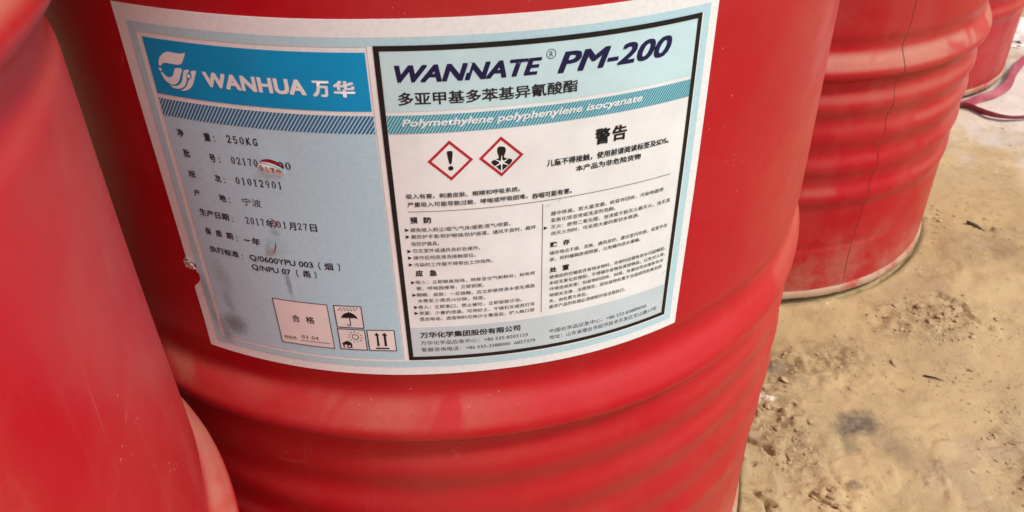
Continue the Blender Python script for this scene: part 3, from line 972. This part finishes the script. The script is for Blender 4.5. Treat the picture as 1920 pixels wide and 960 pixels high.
for s, x0, x1, y0 in (('避免吸入粉尘/烟气/气体/烟雾/蒸气/喷雾。', 134.5, 184.6, 105.6), ('戴防护手套/防护眼镜/防护面罩。通风不良时，戴呼', 134.7, 197.7, 109.7), ('吸防护器具。', 134.5, 148.3, 114.0),
                      ('仅在室外或通风良好处操作。', 134.7, 168.8, 118.3), ('操作后彻底清洗接触部位。', 134.7, 166.4, 122.6), ('污染的工作服不得带出工作场所。', 134.6, 175.2, 127.1),
                      ('吸入：立即脱离现场，转移至空气新鲜处；如有咳', 134.6, 197.5, 138.5), ('嗽、呼吸困难等，立即就医。', 134.7, 170.3, 142.5), ('眼睛、皮肤：一旦接触，应立即使用清水或生理盐', 134.6, 197.5, 146.8),
                      ('水等至少清洗15分钟，就医。', 134.6, 170.6, 150.8), ('食入：立即漱口，禁止催吐，立即就医诊治。', 134.6, 190.3, 155.1), ('泄漏：少量的泄漏，可用砂土、干燥石灰或苏打灰', 134.6, 197.6, 159.3), ('混合吸收。洒落物料可用沙土覆盖后，铲入敞口容', 134.6, 197.4, 163.4),
                      ('器中移离。若大量泄漏，收容并回收，污染地面用', 205.5, 269.9, 103.2), ('氢氧化铵溶液或洗涤剂洗刷。', 205.6, 241.3, 107.2), ('灭火：使用二氧化碳、泡沫或干粉灭火器灭火。当无其', 205.6, 275.5, 111.3), ('他灭火剂时，可采用大量的雾状水喷洒。', 205.7, 256.2, 115.3),
                      ('储存地点干燥、凉爽、通风良好。建议室内存放，若室外存', 205.3, 275.8, 127.5), ('放，将料桶躺放或倒置，以免桶内进水爆桶。', 205.3, 258.7, 131.6),
                      ('使用后的空桶若存有残余物料，存放时应避免进水引起爆裂。', 205.4, 276.4, 143.1), ('未经无害化处理前，不得储存食物及其他物品，以免对人体、', 205.4, 276.8, 147.1), ('环境造成危害；包装物的回收、利用、处置应符合国家及当', 205.6, 275.7, 151.2),
                      ('地相关法律、法规规定，因包装物处置不当造成的危害及损', 205.6, 275.4, 155.3), ('失，由处置方承担。', 205.7, 227.8, 159.4), ('废弃产品的处理必须按照环保法规执行。', 205.7, 251.8, 163.3)):
    row(s, x0, x1, y0, y0 + 2.55, S)
for s, x0, x1, y0, y1 in (('预', 135.0, 138.6, 99.3, 103.0), ('防', 141.6, 145.5, 99.3, 103.0), ('应', 135.0, 138.8, 131.9, 135.8), ('急', 142.1, 146.0, 131.9, 135.8), ('贮', 205.4, 209.3, 121.8, 125.2), ('存', 212.5, 216.3, 121.8, 125.2), ('处', 205.5, 209.4, 138.0, 141.4), ('置', 212.6, 216.4, 138.0, 141.4)):
    row(s, x0, x1, y0, y1, .034)
pr.build('precaution_lettering', E4, M_BLACK, block)
pr = Print().fill(rect(129.2, 170.6, 279.3, 191.4)); pr.cut(3.0)
foot = pr.build('footer_band', E3, M_FOOT, block)
pr = Print().hatch(129.2, 170.6, 279.3, 191.4, 2.1, .6, -26); pr.cut(3.0)
pr.build('fine_lines', E3 + .05, M_FAINT, foot)
pr = Print()
row('万华化学集团股份有限公司', 133.9, 189.4, 173.9, 178.1, .032)
row('万华化学品应急中心：+86 535-8203123', 133.8, 193.6, 180.2, 183.2, .006)
row('客服咨询电话：+86 535-3388000  6857379', 133.8, 197.9, 185.1, 188.1, .006)
row('中国化学品应急中心：+86 532-83889090', 206.2, 267.4, 180.5, 183.5, .004)
row('地址：山东省烟台市经济技术开发区天山路17号', 206.2, 275.1, 185.2, 188.3, .004)
pr.build('footer_lettering', E4, M_INK, foot)
# creases in the paper surface
for a in ([(209.5, 97.9), (210.2, 96.6), (211.8, 96.0)], [(203.0, 99.5), (205.2, 99.0)], [(275.6, 163.0), (277.6, 161.4), (278.1, 160.8)]):
    Print().quads(thick(a, .35)).build('crease_mark', E4 + .05, M_FAINT, block)

# ------------------------------------------------------------------ strap, frost, grit, twigs
def ribbon(name, pts, width, mat, thick_=.0008):
    """pts: (x, y, z, tilt) - a flat band; tilt 0 lies flat, 90 stands on edge"""
    P4 = [np.array(p, float) for p in pts]
    dense = []
    for i in range(len(P4) - 1):
        p0, p1, p2, p3 = P4[max(0, i - 1)], P4[i], P4[i + 1], P4[min(len(P4) - 1, i + 2)]
        for t in np.linspace(0, 1, 14, endpoint=False):
            dense.append(.5 * ((2 * p1) + (-p0 + p2) * t + (2 * p0 - 5 * p1 + 4 * p2 - p3) * t * t + (-p0 + 3 * p1 - 3 * p2 + p3) * t ** 3))
    dense.append(P4[-1])
    V, F = [], []
    for i, q in enumerate(dense):
        d = dense[min(i + 1, len(dense) - 1)] - dense[max(i - 1, 0)]
        d = Vector(d[:3]).normalized()
        side = d.cross(Vector((0, 0, 1))).normalized()
        up = side.cross(d)
        a = R_(q[3])
        wv = side * math.cos(a) + up * math.sin(a)
        nv = d.cross(wv).normalized()
        c = Vector(q[:3])
        for sw, sn in ((-1, -1), (1, -1), (1, 1), (-1, 1)):
            V.append(c + wv * (sw * width / 2) + nv * (sn * thick_ / 2))
    for i in range(len(dense) - 1):
        for k in range(4):
            j = (k + 1) % 4
            F.append((i * 4 + k, i * 4 + j, i * 4 + 4 + j, i * 4 + 4 + k))
    F.append((0, 1, 2, 3)); e = (len(dense) - 1) * 4
    F.append((e + 3, e + 2, e + 1, e))
    return new_obj(name, mesh_from(name, V, F, False), mat)
ms = NT('pink_strap')
ms.p('Base Color', ms.mix(ms.ramp(ms.noise(25, 5, .6), .4, .65), (.30, .028, .05), (.40, .10, .12)))
ms.p('Roughness', .35)
ms.p('Specular IOR Level', .5)
st = ribbon('packing_strap', [(.93, .70, .006, 60), (.962, .735, .007, 66), (.984, .740, .008, 64), (1.003, .702, .009, 58), (1.03, .682, .008, 45), (1.075, .680, .007, 50), (1.16, .694, .006, 40), (1.3, .70, .005, 20),
                              (1.46, .75, .005, 10), (1.52, .86, .006, 20), (1.44, .98, .008, 40), (1.33, .985, .010, 50), (1.24, .945, .010, 48), (1.17, .88, .010, 44), (1.115, .815, .009, 40), (1.07, .783, .008, 40), (1.03, .768, .006, 25), (1.005, .757, .004, 20), (.975, .752, .003, 15)], .017, ms.m)
tag(st, 'pink plastic strap lying looped on the ground by the farthest drum', 'strap')

ms_ = snow_material()
def frost(cx, cy, rx, ry, seed):
    n = 70
    V, F, idx_ = [], [], {}
    for j in range(n):
        for i in range(n):
            u_, v_ = i / (n - 1) * 2 - 1, j / (n - 1) * 2 - 1
            x, y = cx + u_ * rx, cy + v_ * ry
            d = math.hypot(u_, v_) + .7 * (noise.fractal(Vector((x * 7, y * 7, seed)), 1, 2, 5))
            h = .020 * max(0, 1 - d) ** .5 * (.75 + .5 * noise.noise(Vector((x * 38, y * 38, seed)))) + .004 * noise.noise(Vector((x * 90, y * 90, seed)))
            gd = min(math.hypot(x - a, y - b) for a, b in DRUM_SPOTS)
            if d < .95 and gd > .297:
                idx_[(i, j)] = len(V)
                V.append((x, y, max(-.004, h - .003)))
    for j in range(n - 1):
        for i in range(n - 1):
            k = [(i, j), (i + 1, j), (i + 1, j + 1), (i, j + 1)]
            if all(q in idx_ for q in k):
                F.append([idx_[q] for q in k])
    return mesh_from('snow', V, F)
sn = [frost(1.34, .83, .16, .09, 3.0), frost(1.36, 1.10, .14, .10, 8.0)]
bm = bmesh.new()
for s_ in sn:
    bm.from_mesh(s_)
me = bpy.data.meshes.new('snow')
bm.to_mesh(me); bm.free()
tag(new_obj('snow', me, ms_), 'patchy old white snow on the ground at the right edge', 'snow', kind='stuff')

# loose grit and crumbs of earth
rnd = random.Random(11)
bm = bmesh.new()
def gz_at(x, y):
    return float(ground_z(np.array([x]), np.array([y]))[0])
def crumb(x, y, s):
    ret = bmesh.ops.create_icosphere(bm, subdivisions=1, radius=s)
    ax = Vector((rnd.uniform(.7, 1.6), rnd.uniform(.6, 1.3), rnd.uniform(.22, .55)))
    rot = Matrix.Rotation(rnd.uniform(0, 6.3), 3, 'Z') @ Matrix.Rotation(rnd.uniform(-.5, .5), 3, 'X')
    z = gz_at(x, y)
    for v in ret['verts']:
        c = Vector((v.co.x * ax.x, v.co.y * ax.y, v.co.z * ax.z)) * rnd.uniform(.75, 1.2)
        v.co = rot @ c + Vector((x, y, z + s * .2))
clusters = [(.60, .145, .07, .04, 240), (.345, -.02, .03, .07, 190), (.41, .075, .09, .035, 130), (.62, -.10, .07, .05, 120), (.37, -.12, .03, .025, 60), (.80, .33, .12, .05, 60), (.74, .40, .02, .03, 35), (.60, .02, .10, .06, 60)]
for cx, cy, rx, ry, n in clusters:
    for _ in range(n):
        x, y = rnd.gauss(cx, rx * .6), rnd.gauss(cy, ry * .6)
        if min(math.hypot(x - a, y - b) for a, b in DRUM_SPOTS) > .298:
            crumb(x, y, rnd.uniform(.0007, .0024) * (2.6 if rnd.random() < .06 else 1))
for _ in range(900):
    x, y = rnd.uniform(.27, 1.3), rnd.uniform(-.2, .8)
    if min(math.hypot(x - a, y - b) for a, b in DRUM_SPOTS) > .298:
        crumb(x, y, rnd.uniform(.0005, .0015) * (2.2 if rnd.random() < .04 else 1))
for f in bm.faces:
    f.smooth = False
me = bpy.data.meshes.new('gravel')
bm.to_mesh(me); bm.free()
mg = NT('earth_crumbs')
mg.p('Base Color', mg.mix(mg.ramp(mg.noise(90, 3), .35, .65), (.30, .21, .105), (.47, .35, .20)))
mg.p('Roughness', .95)
tag(new_obj('gravel', me, mg.m), 'loose crumbs of earth and fine grit scattered over the ground', 'grit', kind='stuff')

mt = flat('dark_bark', (.075, .05, .032), .8)
def twig(pts, r, label):
    V, F = [], []
    n = 6
    for i, (x, y, h) in enumerate(pts):
        rr = r * (1 - .5 * i / (len(pts) - 1)) * (.3 if i == len(pts) - 1 else 1)
        a = Vector(pts[max(0, i - 1)]); b = Vector(pts[min(len(pts) - 1, i + 1)])
        d = (b - a).normalized()
        s = d.cross(Vector((0, 0, 1))).normalized(); u_ = s.cross(d)
        c = Vector((x, y, gz_at(x, y) + h + rr))
        for k in range(n):
            t = 2 * math.pi * k / n
            V.append(c + (s * math.cos(t) + u_ * math.sin(t)) * rr)
    for i in range(len(pts) - 1):
        for k in range(n):
            F.append((i * n + k, i * n + (k + 1) % n, (i + 1) * n + (k + 1) % n, (i + 1) * n + k))
    F.append(list(range(n))[::-1]); F.append([(len(pts) - 1) * n + k for k in range(n)])
    tag(new_obj('twig', mesh_from('twig', V, F), mt), label, 'twig', 'dark twigs on the ground')
twig([(.770, .352, .001), (.783, .345, .003), (.796, .336, .002), (.806, .333, 0)], .0028, 'short dark twig on the ground just right of the dusty drum with a seam')
twig([(.885, .372, 0), (.900, .356, .002), (.918, .340, .001)], .0018, 'thin dark twig at the right edge of the picture')
twig([(.545, .045, 0), (.556, .040, .001), (.566, .034, 0)], .0012, 'tiny dark twig between the crumbly patch and the grey stain')
